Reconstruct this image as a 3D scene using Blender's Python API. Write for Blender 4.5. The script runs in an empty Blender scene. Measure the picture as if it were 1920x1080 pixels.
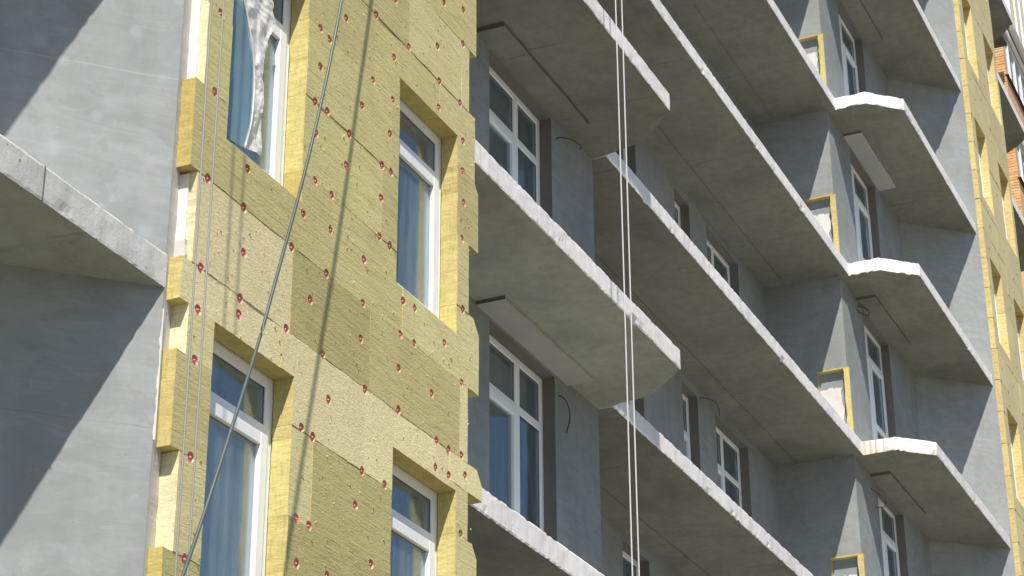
import bpy, bmesh, math, random
from mathutils import Vector, Matrix, noise as mnoise
from mathutils.geometry import delaunay_2d_cdt

scene = bpy.context.scene
C = scene.collection
random.seed(7)
R = random.Random(11)

# ------------------------------------------------------------------ camera, light, exposure
# world axes: +X runs along the facade away from the camera, +Y goes into the building, camera at the origin
cd = bpy.data.cameras.new('camera')
cam = bpy.data.objects.new('camera', cd)
C.objects.link(cam)
Fw = Vector((0.823603, 0.374481, 0.42596)); Rt = Vector((0.415835, -0.909429, -0.004505)); Up = Vector((-0.385693, -0.180839, 0.904731))
M = Matrix((Rt, Up, -Fw)).transposed().to_4x4()
cam.matrix_world = M
cd.sensor_width = 36.0
cd.lens = 4002.4 / 1920 * 36.0
cd.clip_start = 0.1
cd.clip_end = 2000
scene.camera = cam

SUN = Vector((2.03, 1.0, -3.0)).normalized()           # direction the sunlight travels
w = bpy.data.worlds.new('World'); scene.world = w; w.use_nodes = True
wn = w.node_tree.nodes; wl = w.node_tree.links
wn.clear()
sky = wn.new('ShaderNodeTexSky'); sky.sky_type = 'NISHITA'; sky.sun_disc = False
sky.sun_elevation = math.asin(-SUN.z)
sky.sun_rotation = math.atan2(-SUN.x, -SUN.y)
sky.air_density = 1.0; sky.dust_density = 0.6; sky.ozone_density = 2.2
bg = wn.new('ShaderNodeBackground'); bg.inputs['Strength'].default_value = 0.079
wo = wn.new('ShaderNodeOutputWorld')
wl.new(sky.outputs[0], bg.inputs['Color']); wl.new(bg.outputs[0], wo.inputs['Surface'])
sd = bpy.data.lights.new('sun', 'SUN'); sd.energy = 5.0; sd.angle = math.radians(0.53); sd.color = (1.0, 0.89, 0.77)
so = bpy.data.objects.new('sun', sd); C.objects.link(so)
so.rotation_euler = SUN.to_track_quat('-Z', 'Y').to_euler()
so.location = (-20, -20, 60)
scene.view_settings.view_transform = 'Standard'
scene.view_settings.look = 'None'
scene.view_settings.gamma = 1.0
scene.view_settings.use_curve_mapping = False
scene.view_settings.exposure = 0.36

# ------------------------------------------------------------------ helpers
def link(o, parent=None):
    C.objects.link(o)
    if parent is not None:
        o.parent = parent
        o.matrix_parent_inverse = Matrix.Identity(4)
    return o

def thing(name, label, cat, loc=(0, 0, 0), group=None):
    o = bpy.data.objects.new(name, None)
    o.location = loc
    o.empty_display_size = 0.3
    o['label'] = label; o['category'] = cat
    if group: o['group'] = group
    C.objects.link(o)
    return o

def tag(o, label, cat, group=None):
    o['label'] = label; o['category'] = cat
    if group: o['group'] = group
    return o

def part(name, me, mats, parent=None, loc=None):
    """mesh in world coordinates (or local with loc) as one child object"""
    o = bpy.data.objects.new(name, me)
    if mats is not None and len(me.materials) == 0:
        for m in (mats if isinstance(mats, (list, tuple)) else [mats]):
            me.materials.append(m)
    base = Vector(parent_loc(parent)) if parent is not None else Vector((0, 0, 0))
    o.location = (Vector(loc) if loc is not None else Vector((0, 0, 0))) - base
    return link(o, parent)

def parent_loc(p):
    v = Vector((0, 0, 0))
    while p is not None:
        v += Vector(p.location); p = p.parent
    return v

def mesh(name, verts, faces, mi=None, smooth=False):
    me = bpy.data.meshes.new(name)
    me.from_pydata([tuple(v) for v in verts], [], faces)
    if mi is not None:
        me.polygons.foreach_set('material_index', mi)
    if smooth:
        me.polygons.foreach_set('use_smooth', [True] * len(me.polygons))
    me.update()
    return me

class MB:
    """collects shapes into one mesh"""
    def __init__(s): s.v = []; s.f = []; s.mi = []
    def add(s, vs, fs, mi=0):
        b = len(s.v); s.v += [tuple(v) for v in vs]; s.f += [tuple(i + b for i in f) for f in fs]; s.mi += [mi] * len(fs)
    def box(s, a, b, mi=0):
        x0, y0, z0 = a; x1, y1, z1 = b
        s.add([(x0,y0,z0),(x1,y0,z0),(x1,y1,z0),(x0,y1,z0),(x0,y0,z1),(x1,y0,z1),(x1,y1,z1),(x0,y1,z1)],
              [(0,3,2,1),(4,5,6,7),(0,1,5,4),(1,2,6,5),(2,3,7,6),(3,0,4,7)], mi)
    def bevbox(s, a, b, e=0.006, mi=0):
        # box with chamfered long edges on all 12 edges, done through bmesh
        bm = bmesh.new(); bmesh.ops.create_cube(bm, size=1)
        for v in bm.verts:
            v.co = Vector([(a[i] + b[i]) / 2 + v.co[i] * (b[i] - a[i]) for i in range(3)])
        bmesh.ops.bevel(bm, geom=list(bm.edges), offset=e, segments=1, affect='EDGES')
        bm.verts.index_update()
        s.add([v.co.copy() for v in bm.verts], [tuple(v.index for v in f.verts) for f in bm.faces], mi)
        bm.free()
    def mesh(s, name, smooth=False): return mesh(name, s.v, s.f, s.mi, smooth)

def tube(pts, r, n=8, name='tube', smooth=True):
    vs = []; fs = []
    P = [Vector(p) for p in pts]
    for i, p in enumerate(P):
        d = (P[min(i + 1, len(P) - 1)] - P[max(i - 1, 0)]).normalized()
        a = Vector((0, 0, 1)) if abs(d.z) < 0.9 else Vector((1, 0, 0))
        u = d.cross(a).normalized(); v = d.cross(u)
        rr = r(i / (len(P) - 1)) if callable(r) else r
        for k in range(n):
            t = 2 * math.pi * k / n
            vs.append(p + (u * math.cos(t) + v * math.sin(t)) * rr)
    for i in range(len(P) - 1):
        for k in range(n):
            a = i * n + k; b = i * n + (k + 1) % n
            fs.append((a, b, b + n, a + n))
    fs.append(tuple(range(n - 1, -1, -1))); fs.append(tuple(range(len(vs) - n, len(vs))))
    return mesh(name, vs, fs, None, smooth)

def catmull(P, n=8):
    P = [Vector(p) for p in P]; out = []
    for i in range(len(P) - 1):
        p0 = P[max(i - 1, 0)]; p1 = P[i]; p2 = P[i + 1]; p3 = P[min(i + 2, len(P) - 1)]
        for k in range(n):
            t = k / n
            out.append(0.5 * ((2 * p1) + (p2 - p0) * t + (2 * p0 - 5 * p1 + 4 * p2 - p3) * t * t + (3 * p1 - p0 - 3 * p2 + p3) * t ** 3))
    out.append(P[-1]); return out

# ------------------------------------------------------------------ materials
class NT:
    def __init__(s, name):
        s.m = bpy.data.materials.new(name); s.m.use_nodes = True
        s.t = s.m.node_tree; s.t.nodes.clear()
        s.out = s.t.nodes.new('ShaderNodeOutputMaterial')
        s.geo = s.t.nodes.new('ShaderNodeNewGeometry')
        s.pos = s.geo.outputs['Position']
    def n(s, t, **k):
        nd = s.t.nodes.new(t)
        for a, b in k.items(): setattr(nd, a, b)
        return nd
    def l(s, a, b): s.t.links.new(a, b)
    def map(s, scale=(1, 1, 1), rot=(0, 0, 0), loc=(0, 0, 0), src=None):
        m = s.n('ShaderNodeMapping'); s.l(src or s.pos, m.inputs['Vector'])
        m.inputs['Scale'].default_value = scale; m.inputs['Rotation'].default_value = rot; m.inputs['Location'].default_value = loc
        return m.outputs[0]
    def noise(s, vec, scale, detail=4, rough=0.55, dist=0.0):
        n = s.n('ShaderNodeTexNoise'); s.l(vec, n.inputs['Vector'])
        n.inputs['Scale'].default_value = scale; n.inputs['Detail'].default_value = detail
        n.inputs['Roughness'].default_value = rough; n.inputs['Distortion'].default_value = dist
        return n.outputs['Fac']
    def ramp(s, fac, stops):
        r = s.n('ShaderNodeValToRGB'); s.l(fac, r.inputs['Fac'])
        e = r.color_ramp.elements
        while len(e) < len(stops): e.new(0.5)
        for i, (p, c) in enumerate(stops):
            e[i].position = p; e[i].color = (c, c, c, 1) if isinstance(c, (int, float)) else (*c, 1)
        return r.outputs['Color']
    def mix(s, fac, a, b, mode='MIX'):
        m = s.n('ShaderNodeMix', data_type='RGBA', blend_type=mode)
        if isinstance(fac, (int, float)): m.inputs[0].default_value = fac
        else: s.l(fac, m.inputs[0])
        for v, i in ((a, 6), (b, 7)):
            if isinstance(v, tuple): m.inputs[i].default_value = (*v, 1)
            else: s.l(v, m.inputs[i])
        return m.outputs[2]
    def math(s, op, a, b=None, c=None):
        m = s.n('ShaderNodeMath', operation=op)
        for i, v in enumerate((a, b, c)):
            if v is None: continue
            if isinstance(v, (int, float)): m.inputs[i].default_value = v
            else: s.l(v, m.inputs[i])
        return m.outputs[0]
    def bump(s, h, strength=0.3, dist=0.01, nrm=None):
        b = s.n('ShaderNodeBump'); s.l(h, b.inputs['Height'])
        b.inputs['Strength'].default_value = strength; b.inputs['Distance'].default_value = dist
        if nrm: s.l(nrm, b.inputs['Normal'])
        return b.outputs[0]
    def bsdf(s, col, rough=0.8, nrm=None, spec=0.3, metal=0.0):
        p = s.n('ShaderNodeBsdfPrincipled')
        if isinstance(col, tuple): p.inputs['Base Color'].default_value = (*col, 1)
        else: s.l(col, p.inputs['Base Color'])
        if isinstance(rough, (int, float)): p.inputs['Roughness'].default_value = rough
        else: s.l(rough, p.inputs['Roughness'])
        p.inputs['Specular IOR Level'].default_value = spec
        p.inputs['Metallic'].default_value = metal
        if nrm: s.l(nrm, p.inputs['Normal'])
        s.l(p.outputs[0], s.out.inputs['Surface'])
        return p

def mul(c, k): return tuple(min(1, v * k) for v in c)

def plaster(name, base, warm=0.0, spots=None, lines=None):
    """smooth trowelled grey render: cloudy tone, trowel sweeps, small pits"""
    t = NT(name)
    big = t.noise(t.pos, 0.9, 6, 0.6, 0.6)
    sweep = t.noise(t.map((1.2, 1.2, 5.0)), 1.6, 7, 0.62, 1.2)
    fine = t.noise(t.pos, 26, 6, 0.6)
    vert = t.noise(t.map((3.0, 3.0, 0.35)), 1.4, 4, 0.5, 0.4)
    a = t.ramp(big, [(0.30, mul(base, 0.76)), (0.5, base), (0.70, mul(base, 1.13))])
    patch = t.noise(t.map((1.0, 1.0, 1.7), (0, 0, .4), (5, 1, 3)), 2.6, 3, 0.5, 1.6)
    a = t.mix(t.ramp(patch, [(0.56, 0.0), (0.585, 0.45)]), a, (base[0] * .80, base[1] * .81, base[2] * .79))
    a = t.mix(t.ramp(patch, [(0.36, 0.40), (0.385, 0.0)]), a, mul(base, 1.16))
    a = t.mix(t.ramp(sweep, [(0.40, 0.0), (0.62, 0.5)]), a, mul((base[0] * 1.0, base[1] * 1.01, base[2] * .98), 0.80))
    a = t.mix(t.ramp(vert, [(0.45, 0.0), (0.75, 0.35)]), a, mul(base, 1.2))
    a = t.mix(t.ramp(fine, [(0.3, 0.16), (0.6, 0.0)]), a, mul(base, 0.7))
    crack = t.n('ShaderNodeTexVoronoi', feature='DISTANCE_TO_EDGE'); t.l(t.map((1, 1, 1.6), (0.3, 0.2, 0.1)), crack.inputs['Vector'])
    crack.inputs['Scale'].default_value = 0.55
    pit = t.n('ShaderNodeTexVoronoi'); t.l(t.pos, pit.inputs['Vector']); pit.inputs['Scale'].default_value = 9
    pm = t.math('LESS_THAN', pit.outputs['Distance'], 0.035)
    a = t.mix(t.math('MULTIPLY', pm, 0.6), a, mul(base, 0.35))
    if lines:
        sep = t.n('ShaderNodeSeparateXYZ'); t.l(t.pos, sep.inputs[0])
        wob = t.noise(t.pos, 5, 3)
        for (z, wd, k, col) in lines:
            zz = t.math('ADD', sep.outputs[2], t.math('MULTIPLY', t.math('SUBTRACT', wob, 0.5), 0.03))
            d = t.math('ABSOLUTE', t.math('SUBTRACT', zz, z))
            f = t.math('MULTIPLY', t.math('SUBTRACT', 1.0, t.math('MINIMUM', t.math('DIVIDE', d, wd), 1.0)), k)
            f = t.math('MULTIPLY', f, t.ramp(t.noise(t.pos, 3.0, 3), [(0.35, 0.25), (0.6, 1.0)]))
            a = t.mix(f, a, col)
    if spots:
        dn = t.noise(t.pos, 30, 3)
        for (x, y, z, r) in spots:
            v = t.n('ShaderNodeVectorMath', operation='DISTANCE'); t.l(t.pos, v.inputs[0]); v.inputs[1].default_value = (x, y, z)
            dd = t.math('ADD', v.outputs['Value'], t.math('MULTIPLY', t.math('SUBTRACT', dn, 0.5), 0.03))
            f = t.math('SUBTRACT', 1.0, t.math('MINIMUM', t.math('DIVIDE', dd, r), 1.0))
            f = t.math('MULTIPLY', t.math('SMOOTH_MIN', t.math('MULTIPLY', t.math('MAXIMUM', f, 0.0), 1.7), 1.0, 0.3), 0.55)
            a = t.mix(f, a, (0.35, 0.40, 0.44))
    nb = t.bump(t.math('ADD', t.math('MULTIPLY', sweep, 1.0), t.math('MULTIPLY', fine, 0.12)), 0.22, 0.010)
    t.bsdf(a, 0.86, nb, 0.25)
    return t.m

def concrete(name, base, streak=0.5, pits=1.0, blot=1.0, tint=(0.9, 0.88, 0.82), grout=0.0, form=False):
    t = NT(name)
    big = t.noise(t.pos, 1.1, 7, 0.62, 0.5)
    mid = t.noise(t.pos, 7, 6, 0.65)
    fine = t.noise(t.pos, 60, 5, 0.7)
    vs = t.noise(t.map((9.0, 9.0, 0.5)), 1.5, 5, 0.65)
    a = t.ramp(big, [(0.25, mul(base, 1 - 0.28 * blot)), (0.5, base), (0.74, mul(base, 1 + 0.12 * blot))])
    a = t.mix(t.ramp(mid, [(0.38, 0.35 * blot), (0.6, 0.0)]), a, (base[0] * tint[0] * .8, base[1] * tint[1] * .8, base[2] * tint[2] * .8))
    if streak:
        a = t.mix(t.ramp(vs, [(0.5, 0.0), (0.72, streak)]), a, mul(base, 0.62))
        a = t.mix(t.ramp(vs, [(0.28, streak * .6), (0.45, 0.0)]), a, mul(base, 1.25))
    v = t.n('ShaderNodeTexVoronoi'); t.l(t.map((1, 1, 1)), v.inputs['Vector']); v.inputs['Scale'].default_value = 14
    v.inputs['Randomness'].default_value = 1
    pm = t.math('MULTIPLY', t.math('LESS_THAN', v.outputs['Distance'], 0.16), t.ramp(t.noise(t.pos, 3.2, 3), [(0.54, 0.0), (0.6, 1.0)]))
    pm = t.math('MULTIPLY', pm, t.math('GREATER_THAN', mid, 0.47))
    a = t.mix(t.math('MULTIPLY', pm, 0.75 * min(1, pits)), a, mul(base, 0.25))
    if form:    # faint board-joint lines and paler scraped patches left by the formwork
        sp = t.n('ShaderNodeSeparateXYZ'); t.l(t.pos, sp.inputs[0])
        wv = t.math('ADD', sp.outputs[0], t.math('MULTIPLY', t.noise(t.pos, 1.3, 3), 0.25))
        fr = t.math('ABSOLUTE', t.math('SUBTRACT', t.math('FRACT', t.math('DIVIDE', wv, 1.37)), 0.5))
        ln = t.math('MULTIPLY', t.math('LESS_THAN', fr, 0.012), t.ramp(t.noise(t.pos, 1.7, 3), [(0.45, 0.0), (0.6, 0.45)]))
        a = t.mix(ln, a, mul(base, 0.55))
        a = t.mix(t.ramp(t.noise(t.map((1, 2.2, 1), (0, 0, .5)), 1.5, 6, 0.6, 0.8), [(0.50, 0.0), (0.62, 0.22)]), a, mul(base, 1.3))
        a = t.mix(t.ramp(t.noise(t.map((2.6, 1, 1), (0, 0, -.3), (3, 8, 0)), 1.2, 6, 0.62, 1.0), [(0.55, 0.0), (0.70, 0.32)]), a, mul(base, 0.68))
    if grout:   # greyer wet smears where grout has run
        g = t.ramp(t.noise(t.pos, 0.8, 5, 0.5, 1.5), [(0.56, 0.0), (0.60, grout)])
        a = t.mix(g, a, (base[0] * 0.92, base[1] * 1.04, base[2] * 1.08))
    h = t.math('ADD', t.math('MULTIPLY', mid, 0.5), t.math('MULTIPLY', fine, 0.35))
    h = t.math('SUBTRACT', h, t.math('MULTIPLY', pm, 0.8))
    t.bsdf(a, 0.9, t.bump(h, 0.5, 0.012), 0.2)
    return t.m

def wool(name, base, streaky=1.0, edge=False, vscale=1.0):
    """mineral wool board: matted fibres, mostly combed along the board, small torn pits"""
    t = NT(name)
    oi = t.n('ShaderNodeObjectInfo')
    rv = t.n('ShaderNodeVectorMath', operation='SCALE'); t.l(oi.outputs['Random'], rv.inputs['Scale']); rv.inputs[0].default_value = (13, 7, 29)
    vec = t.n('ShaderNodeVectorMath', operation='ADD'); t.l(t.pos, vec.inputs[0]); t.l(rv.outputs[0], vec.inputs[1])
    P = vec.outputs[0]
    if edge:   # cut edge: laminated fine lines
        f1 = t.noise(t.map((30, 30, 5), src=P), 1.6, 4, 0.6)
        f2 = t.noise(t.map((6, 6, 26), src=P), 1.5, 4, 0.6)
    else:
        f1 = t.noise(t.map((3.6, 8, 62), (0, 0.07, 0), src=P), 1.0, 5, 0.62, 0.35)
        f2 = t.noise(t.map((10, 11, 24), (0, -0.30, 0), src=P), 3.3, 4, 0.6, 0.7)
    big = t.noise(P, 1.6, 4, 0.55)
    fine = t.noise(P, 90, 4, 0.7)
    tuft = t.noise(t.map((1, 1, 2.2), (0, 0.5, 0), src=P), 36, 3, 0.6, 1.0)
    c0 = mul(base, 0.60); c1 = base; c2 = (min(1, base[0] * 1.2), min(1, base[1] * 1.2), min(1, base[2] * 1.28))
    a = t.ramp(f1, [(0.34, c0), (0.47, c1), (0.66, c2)])
    b = t.ramp(f2, [(0.32, mul(base, 0.78)), (0.5, c1), (0.66, c2)])
    a = t.mix(1.0 - 0.55 * streaky, a, b)
    a = t.mix(t.ramp(tuft, [(0.63, 0.0), (0.72, 0.55)]), a, (min(1, base[0] * 1.5), min(1, base[1] * 1.5), min(1, base[2] * 1.8)))
    a = t.mix(t.ramp(tuft, [(0.26, 0.6), (0.33, 0.0)]), a, mul(base, 0.45))
    a = t.mix(t.ramp(big, [(0.3, 0.3), (0.6, 0.0)]), a, mul(base, 0.78))
    # tone differs from board to board
    hs = t.n('ShaderNodeHueSaturation'); t.l(a, hs.inputs['Color'])
    t.l(t.math('ADD', 0.93, t.math('MULTIPLY', oi.outputs['Random'], 0.14)), hs.inputs['Value'])
    t.l(t.math('ADD', 0.495, t.math('MULTIPLY', oi.outputs['Random'], 0.010)), hs.inputs['Hue'])
    h = t.math('ADD', t.math('MULTIPLY', f1, 0.55 * streaky + .2), t.math('MULTIPLY', f2, 0.5))
    h = t.math('ADD', h, t.math('MULTIPLY', tuft, 0.5))
    h = t.math('ADD', h, t.math('MULTIPLY', fine, 0.2))
    t.bsdf(hs.outputs[0], 0.95, t.bump(h, 0.62, 0.009), 0.1)
    return t.m

def simple(name, col, rough=0.5, spec=0.4, metal=0.0, var=0.12, sc=12):
    t = NT(name)
    n = t.noise(t.pos, sc, 4)
    a = t.ramp(n, [(0.3, mul(col, 1 - var)), (0.7, mul(col, 1 + var * .5))])
    t.bsdf(a, rough, None, spec, metal)
    return t.m

M_PL = plaster('grey_render', (0.260, 0.298, 0.320))
SP = [(9.088,7.142,6.836,.05),(9.524,6.706,6.845,.05),(9.389,6.841,7.138,.055),(9.253,6.977,6.499,.05),(9.07,7.16,6.235,.065),
      (9.497,6.733,6.242,.045),(9.497,6.733,5.766,.055),(9.57,6.66,7.422,.05),(9.346,6.884,5.955,.035),(8.98,7.25,6.95,.06),(9.30,6.93,5.90,.03)]
M_PLA = plaster('pale_grey_render', (0.296, 0.333, 0.353), spots=SP,
                lines=[(6.85, .008, .6, (.44, .45, .46)), (6.25, .02, .2, (.42, .43, .44)), (4.735, .006, .6, (.2, .2, .19)), (4.525, .007, .6, (.2, .2, .19)), (4.63, .004, .3, (.25, .25, .24))])
M_PLN = plaster('warm_grey_render', (0.280, 0.308, 0.324))
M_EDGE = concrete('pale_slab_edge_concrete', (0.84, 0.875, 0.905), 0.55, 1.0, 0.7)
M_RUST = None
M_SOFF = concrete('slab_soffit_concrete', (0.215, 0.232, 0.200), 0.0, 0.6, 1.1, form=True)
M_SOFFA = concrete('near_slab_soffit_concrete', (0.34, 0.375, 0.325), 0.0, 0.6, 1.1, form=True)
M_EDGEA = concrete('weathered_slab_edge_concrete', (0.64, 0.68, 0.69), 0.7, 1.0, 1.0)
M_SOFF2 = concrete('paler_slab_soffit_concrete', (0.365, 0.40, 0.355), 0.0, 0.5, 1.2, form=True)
M_STRIP = concrete('grey_render_strip', (0.40, 0.43, 0.41), 0.0, 0.3, 0.6)
M_OLIVE = wool('olive_mineral_wool', (0.57, 0.545, 0.27), 1.0)
M_OLIVE2 = wool('dark_olive_mineral_wool', (0.475, 0.45, 0.215), 1.0)
M_MID = wool('straw_mineral_wool', (0.645, 0.61, 0.33), 0.8)
M_LIGHT = wool('pale_yellow_mineral_wool', (0.76, 0.715, 0.43), 0.25)
M_WEDGE = wool('yellow_cut_edge_wool', (0.565, 0.50, 0.215), 0.6, edge=True)
M_WEDGE2 = wool('ochre_cut_edge_wool', (0.50, 0.425, 0.16), 0.6, edge=True)
M_PALE = wool('cream_ribbed_wool', (0.72, 0.68, 0.45), 0.6, edge=True)
M_FOAM = simple('white_foam', (0.82, 0.80, 0.76), 0.9, 0.1, 0, 0.1, 20)
M_PVC = simple('white_window_plastic', (0.86, 0.93, 1.0), 0.28, 0.5, 0, 0.04, 6)
M_GASK = simple('dark_window_gasket', (0.05, 0.05, 0.055), 0.6)
M_LINING = plaster('cream_inner_reveal', (0.80, 0.79, 0.66))
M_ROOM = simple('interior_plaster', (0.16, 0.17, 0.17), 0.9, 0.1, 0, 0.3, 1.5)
M_ROPE = None

def rope_mat(name, c1, c2, twist=60, metal=0.4, rough=0.45):
    t = NT(name)
    wv = t.n('ShaderNodeTexWave', wave_type='BANDS', bands_direction='DIAGONAL'); t.l(t.map((1.6, 1.6, 1)), wv.inputs['Vector'])
    wv.inputs['Scale'].default_value = twist
    a = t.ramp(wv.outputs['Fac'], [(0.2, c1), (0.7, c2)])
    t.bsdf(a, rough, t.bump(wv.outputs['Fac'], 0.8, 0.004), 0.5, metal)
    return t.m
M_STEEL = rope_mat('twisted_steel_rope', (0.30, 0.31, 0.31), (0.55, 0.56, 0.57), 55, .2, .55)
M_WROPE = rope_mat('white_nylon_rope', (0.60, 0.64, 0.68), (0.84, 0.88, 0.92), 60, 0.0, 0.7)
M_CABLE = simple('dark_grey_cable_sheath', (0.085, 0.11, 0.11), 0.4, 0.5)
M_BLACK = simple('black_wire', (0.02, 0.02, 0.02), 0.5)
M_PINK = simple('pink_plastic_anchor', (0.74, 0.17, 0.25), 0.35, 0.5, 0, 0.15, 60)
M_PIN = simple('pale_anchor_pin', (0.75, 0.55, 0.6), 0.3, 0.5)
M_MORT = concrete('white_mortar', (0.62, 0.63, 0.635), 0.0, 0.5, 0.7)

def glass_mat(name, tint=(0.90, 0.95, 0.97), film=0.10, fk=1.15):
    t = NT(name)
    tr = t.n('ShaderNodeBsdfTransparent'); tr.inputs['Color'].default_value = (*tint, 1)
    gl = t.n('ShaderNodeBsdfGlossy'); gl.inputs['Roughness'].default_value = 0.03; gl.inputs['Color'].default_value = (0.9, 0.95, 1, 1)
    wob = t.noise(t.map((1.6, 1.6, 0.5)), 2.2, 3)
    nb = t.bump(wob, 0.10, 0.02)
    t.l(nb, gl.inputs['Normal'])
    fr = t.n('ShaderNodeFresnel'); fr.inputs['IOR'].default_value = 1.62
    m1 = t.n('ShaderNodeMixShader'); t.l(t.math('MINIMUM', t.math('MULTIPLY', fr.outputs[0], fk), 0.92), m1.inputs[0])
    t.l(tr.outputs[0], m1.inputs[1]); t.l(gl.outputs[0], m1.inputs[2])
    # protective film and dust: thin diffuse veil with vertical wrinkles
    df = t.n('ShaderNodeBsdfDiffuse'); df.inputs['Color'].default_value = (0.58, 0.72, 0.76, 1)
    wr = t.noise(t.map((9, 9, 0.6), (0.0, 0.08, 0)), 2.0, 6, 0.65, 0.8)
    sc = t.noise(t.map((30, 30, 1.5), (0.0, 0.5, 0)), 2.0, 5, 0.7, 2.0)
    fac = t.math('ADD', t.math('MULTIPLY', t.ramp(wr, [(0.4, 0.25), (0.7, 1.0)]), film), t.math('MULTIPLY', t.ramp(sc, [(0.66, 0.0), (0.72, 1.0)]), film * 1.3))
    m2 = t.n('ShaderNodeMixShader'); t.l(fac, m2.inputs[0]); t.l(m1.outputs[0], m2.inputs[1]); t.l(df.outputs[0], m2.inputs[2])
    t.l(m2.outputs[0], t.out.inputs['Surface'])
    return t.m
M_GLASS = glass_mat('window_glass_with_dusty_film', tint=(0.95, 0.98, 0.99), film=0.16, fk=0.7)
M_GLASS2 = glass_mat('shaded_window_glass', (0.8, 0.88, 0.9), 0.17)

# ------------------------------------------------------------------ ground
def ground():
    t = NT('sandy_building_ground')
    a = t.ramp(t.noise(t.pos, 0.15, 8, 0.6), [(0.35, (0.17, 0.15, 0.11)), (0.65, (0.28, 0.25, 0.19))])
    a = t.mix(t.ramp(t.noise(t.pos, 3, 6, 0.7), [(0.4, 0.3), (0.6, 0.0)]), a, (0.16, 0.14, 0.11))
    t.bsdf(a, 0.95, t.bump(t.noise(t.pos, 4, 6), 0.6, 0.05), 0.1)
    me = mesh('ground', [(-400, -400, -1.6), (450, -400, -1.6), (450, 400, -1.6), (-400, 400, -1.6)], [(0, 1, 2, 3)])
    o = bpy.data.objects.new('ground', me); me.materials.append(t.m); C.objects.link(o); o['kind'] = 'structure'
ground()

# ================================================================== THE APARTMENT BLOCK
BLD = thing('apartment_building', 'unfinished grey concrete apartment block with balconies and yellow insulated bays', 'building', (22, 9, -1.6))
LEV = [-0.58 + 3 * k for k in range(10)]             # slab undersides
TH = 0.22

def wall(name, o, d, L, z0, z1, thick, openings, mats, rev=0.15, parent=BLD, inner=None):
    """upright wall: outer face starts at o=(x,y) and runs along unit d; solid lies to the left of d. openings=(u0,u1,z0,z1)"""
    d = Vector((d[0], d[1], 0)).normalized(); n = Vector((-d.y, d.x, 0)); o = Vector((o[0], o[1], 0))
    us = sorted(set([0, L] + [round(v, 4) for q in openings for v in q[:2]]))
    zs = sorted(set([z0, z1] + [round(v, 4) for q in openings for v in q[2:4]]))
    mb = MB()
    P = lambda u, z, t: o + d * u + n * t + Vector((0, 0, z))
    def hole(u, z): return any(q[0] < u < q[1] and q[2] < z < q[3] for q in openings)
    for i in range(len(us) - 1):
        for j in range(len(zs) - 1):
            if hole((us[i] + us[i+1]) / 2, (zs[j] + zs[j+1]) / 2): continue
            a, b, e, f = us[i], us[i+1], zs[j], zs[j+1]
            mb.add([P(a, e, 0), P(b, e, 0), P(b, f, 0), P(a, f, 0)], [(0, 1, 2, 3)], 0)
            mb.add([P(a, e, thick), P(b, e, thick), P(b, f, thick), P(a, f, thick)], [(3, 2, 1, 0)], 0)
    for (a, b, e, f) in openings:
        for (t0, t1, mi) in ((0, rev, 1), (rev, thick, 2)):
            mb.add([P(a, e, t0), P(a, f, t0), P(a, f, t1), P(a, e, t1)], [(0, 1, 2, 3)], mi)
            mb.add([P(b, e, t0), P(b, f, t0), P(b, f, t1), P(b, e, t1)], [(3, 2, 1, 0)], mi)
            mb.add([P(a, e, t0), P(b, e, t0), P(b, e, t1), P(a, e, t1)], [(3, 2, 1, 0)], mi)
            mb.add([P(a, f, t0), P(b, f, t0), P(b, f, t1), P(a, f, t1)], [(0, 1, 2, 3)], mi)
    for (u, z) in (((0, 0), (z0, z1)), ((L, L), (z0, z1))):
        mb.add([P(u[0], z0, 0), P(u[0], z1, 0), P(u[0], z1, thick), P(u[0], z0, thick)], [(0, 1, 2, 3)], 0)
    mb.add([P(0, z1, 0), P(L, z1, 0), P(L, z1, thick), P(0, z1, thick)], [(0, 1, 2, 3)], 0)
    return part(name, mb.mesh(name), mats, parent)

M_REV = concrete('raw_grey_reveal', (0.17, 0.17, 0.165), 0.0, 0.3, 0.6)
WM = [M_PL, M_REV, M_LINING]
ZT = 29.0
# window openings per storey (sill above floor etc.)
def ops(u0, u1, dz0, dz1, k0=0, k1=10): return [(u0, u1, LEV[k] + dz0, LEV[k] + dz1) for k in range(k0, k1 - 1)]
# A: oblique wall of the near bay and wall left of it
wall('wall', (3.0, 7.83), (1, 0), 5.4, -1.6, 15, .30, [], [M_PLA, M_REV, M_LINING])
wall('wall', (8.40, 7.83), (1, -1), 1.688, -1.6, 12.3, .22, [], [M_PLA, M_REV, M_LINING])
# near bay, behind the insulation: three storeys of windows either side
BAYW = [(10.05, 11.01), (12.40, 13.40)]
bop = []
for k in range(4):
    for a, b in BAYW: bop.append((a - 9.70, b - 9.70, LEV[k] + 1.22, LEV[k] + 2.95))
wall('wall', (9.70, 6.71), (1, 0), 4.0, -1.6, 11.9, .36, bop, [M_PL, M_LINING, M_LINING], .10)
wall('wall', (13.72, 6.72), (1, 1), 1.60, -1.6, 11.9, .22, [], WM)
# B: recess behind the two stub balconies
wall('wall', (14.80, 7.83), (1, 0), 4.60, -1.6, 29, .35, ops(1.90, 3.45, 0.32, 2.93), WM)
wall('wall', (19.40, 8.18), (0, 1), 1.2, -1.6, 29, .0 + .3, [], WM)
# C: long recess
cop = ops(23.1 - 19.7, 24.0 - 19.7, 0.32, 2.85) + ops(25.5 - 19.7, 26.12 - 19.7, 0.32, 2.85) + ops(26.85 - 19.7, 28.28 - 19.7, 0.95, 2.85)
wall('wall', (19.7, 9.05), (1, 0), 9.95, -1.6, 29, .35, cop, WM)
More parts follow.
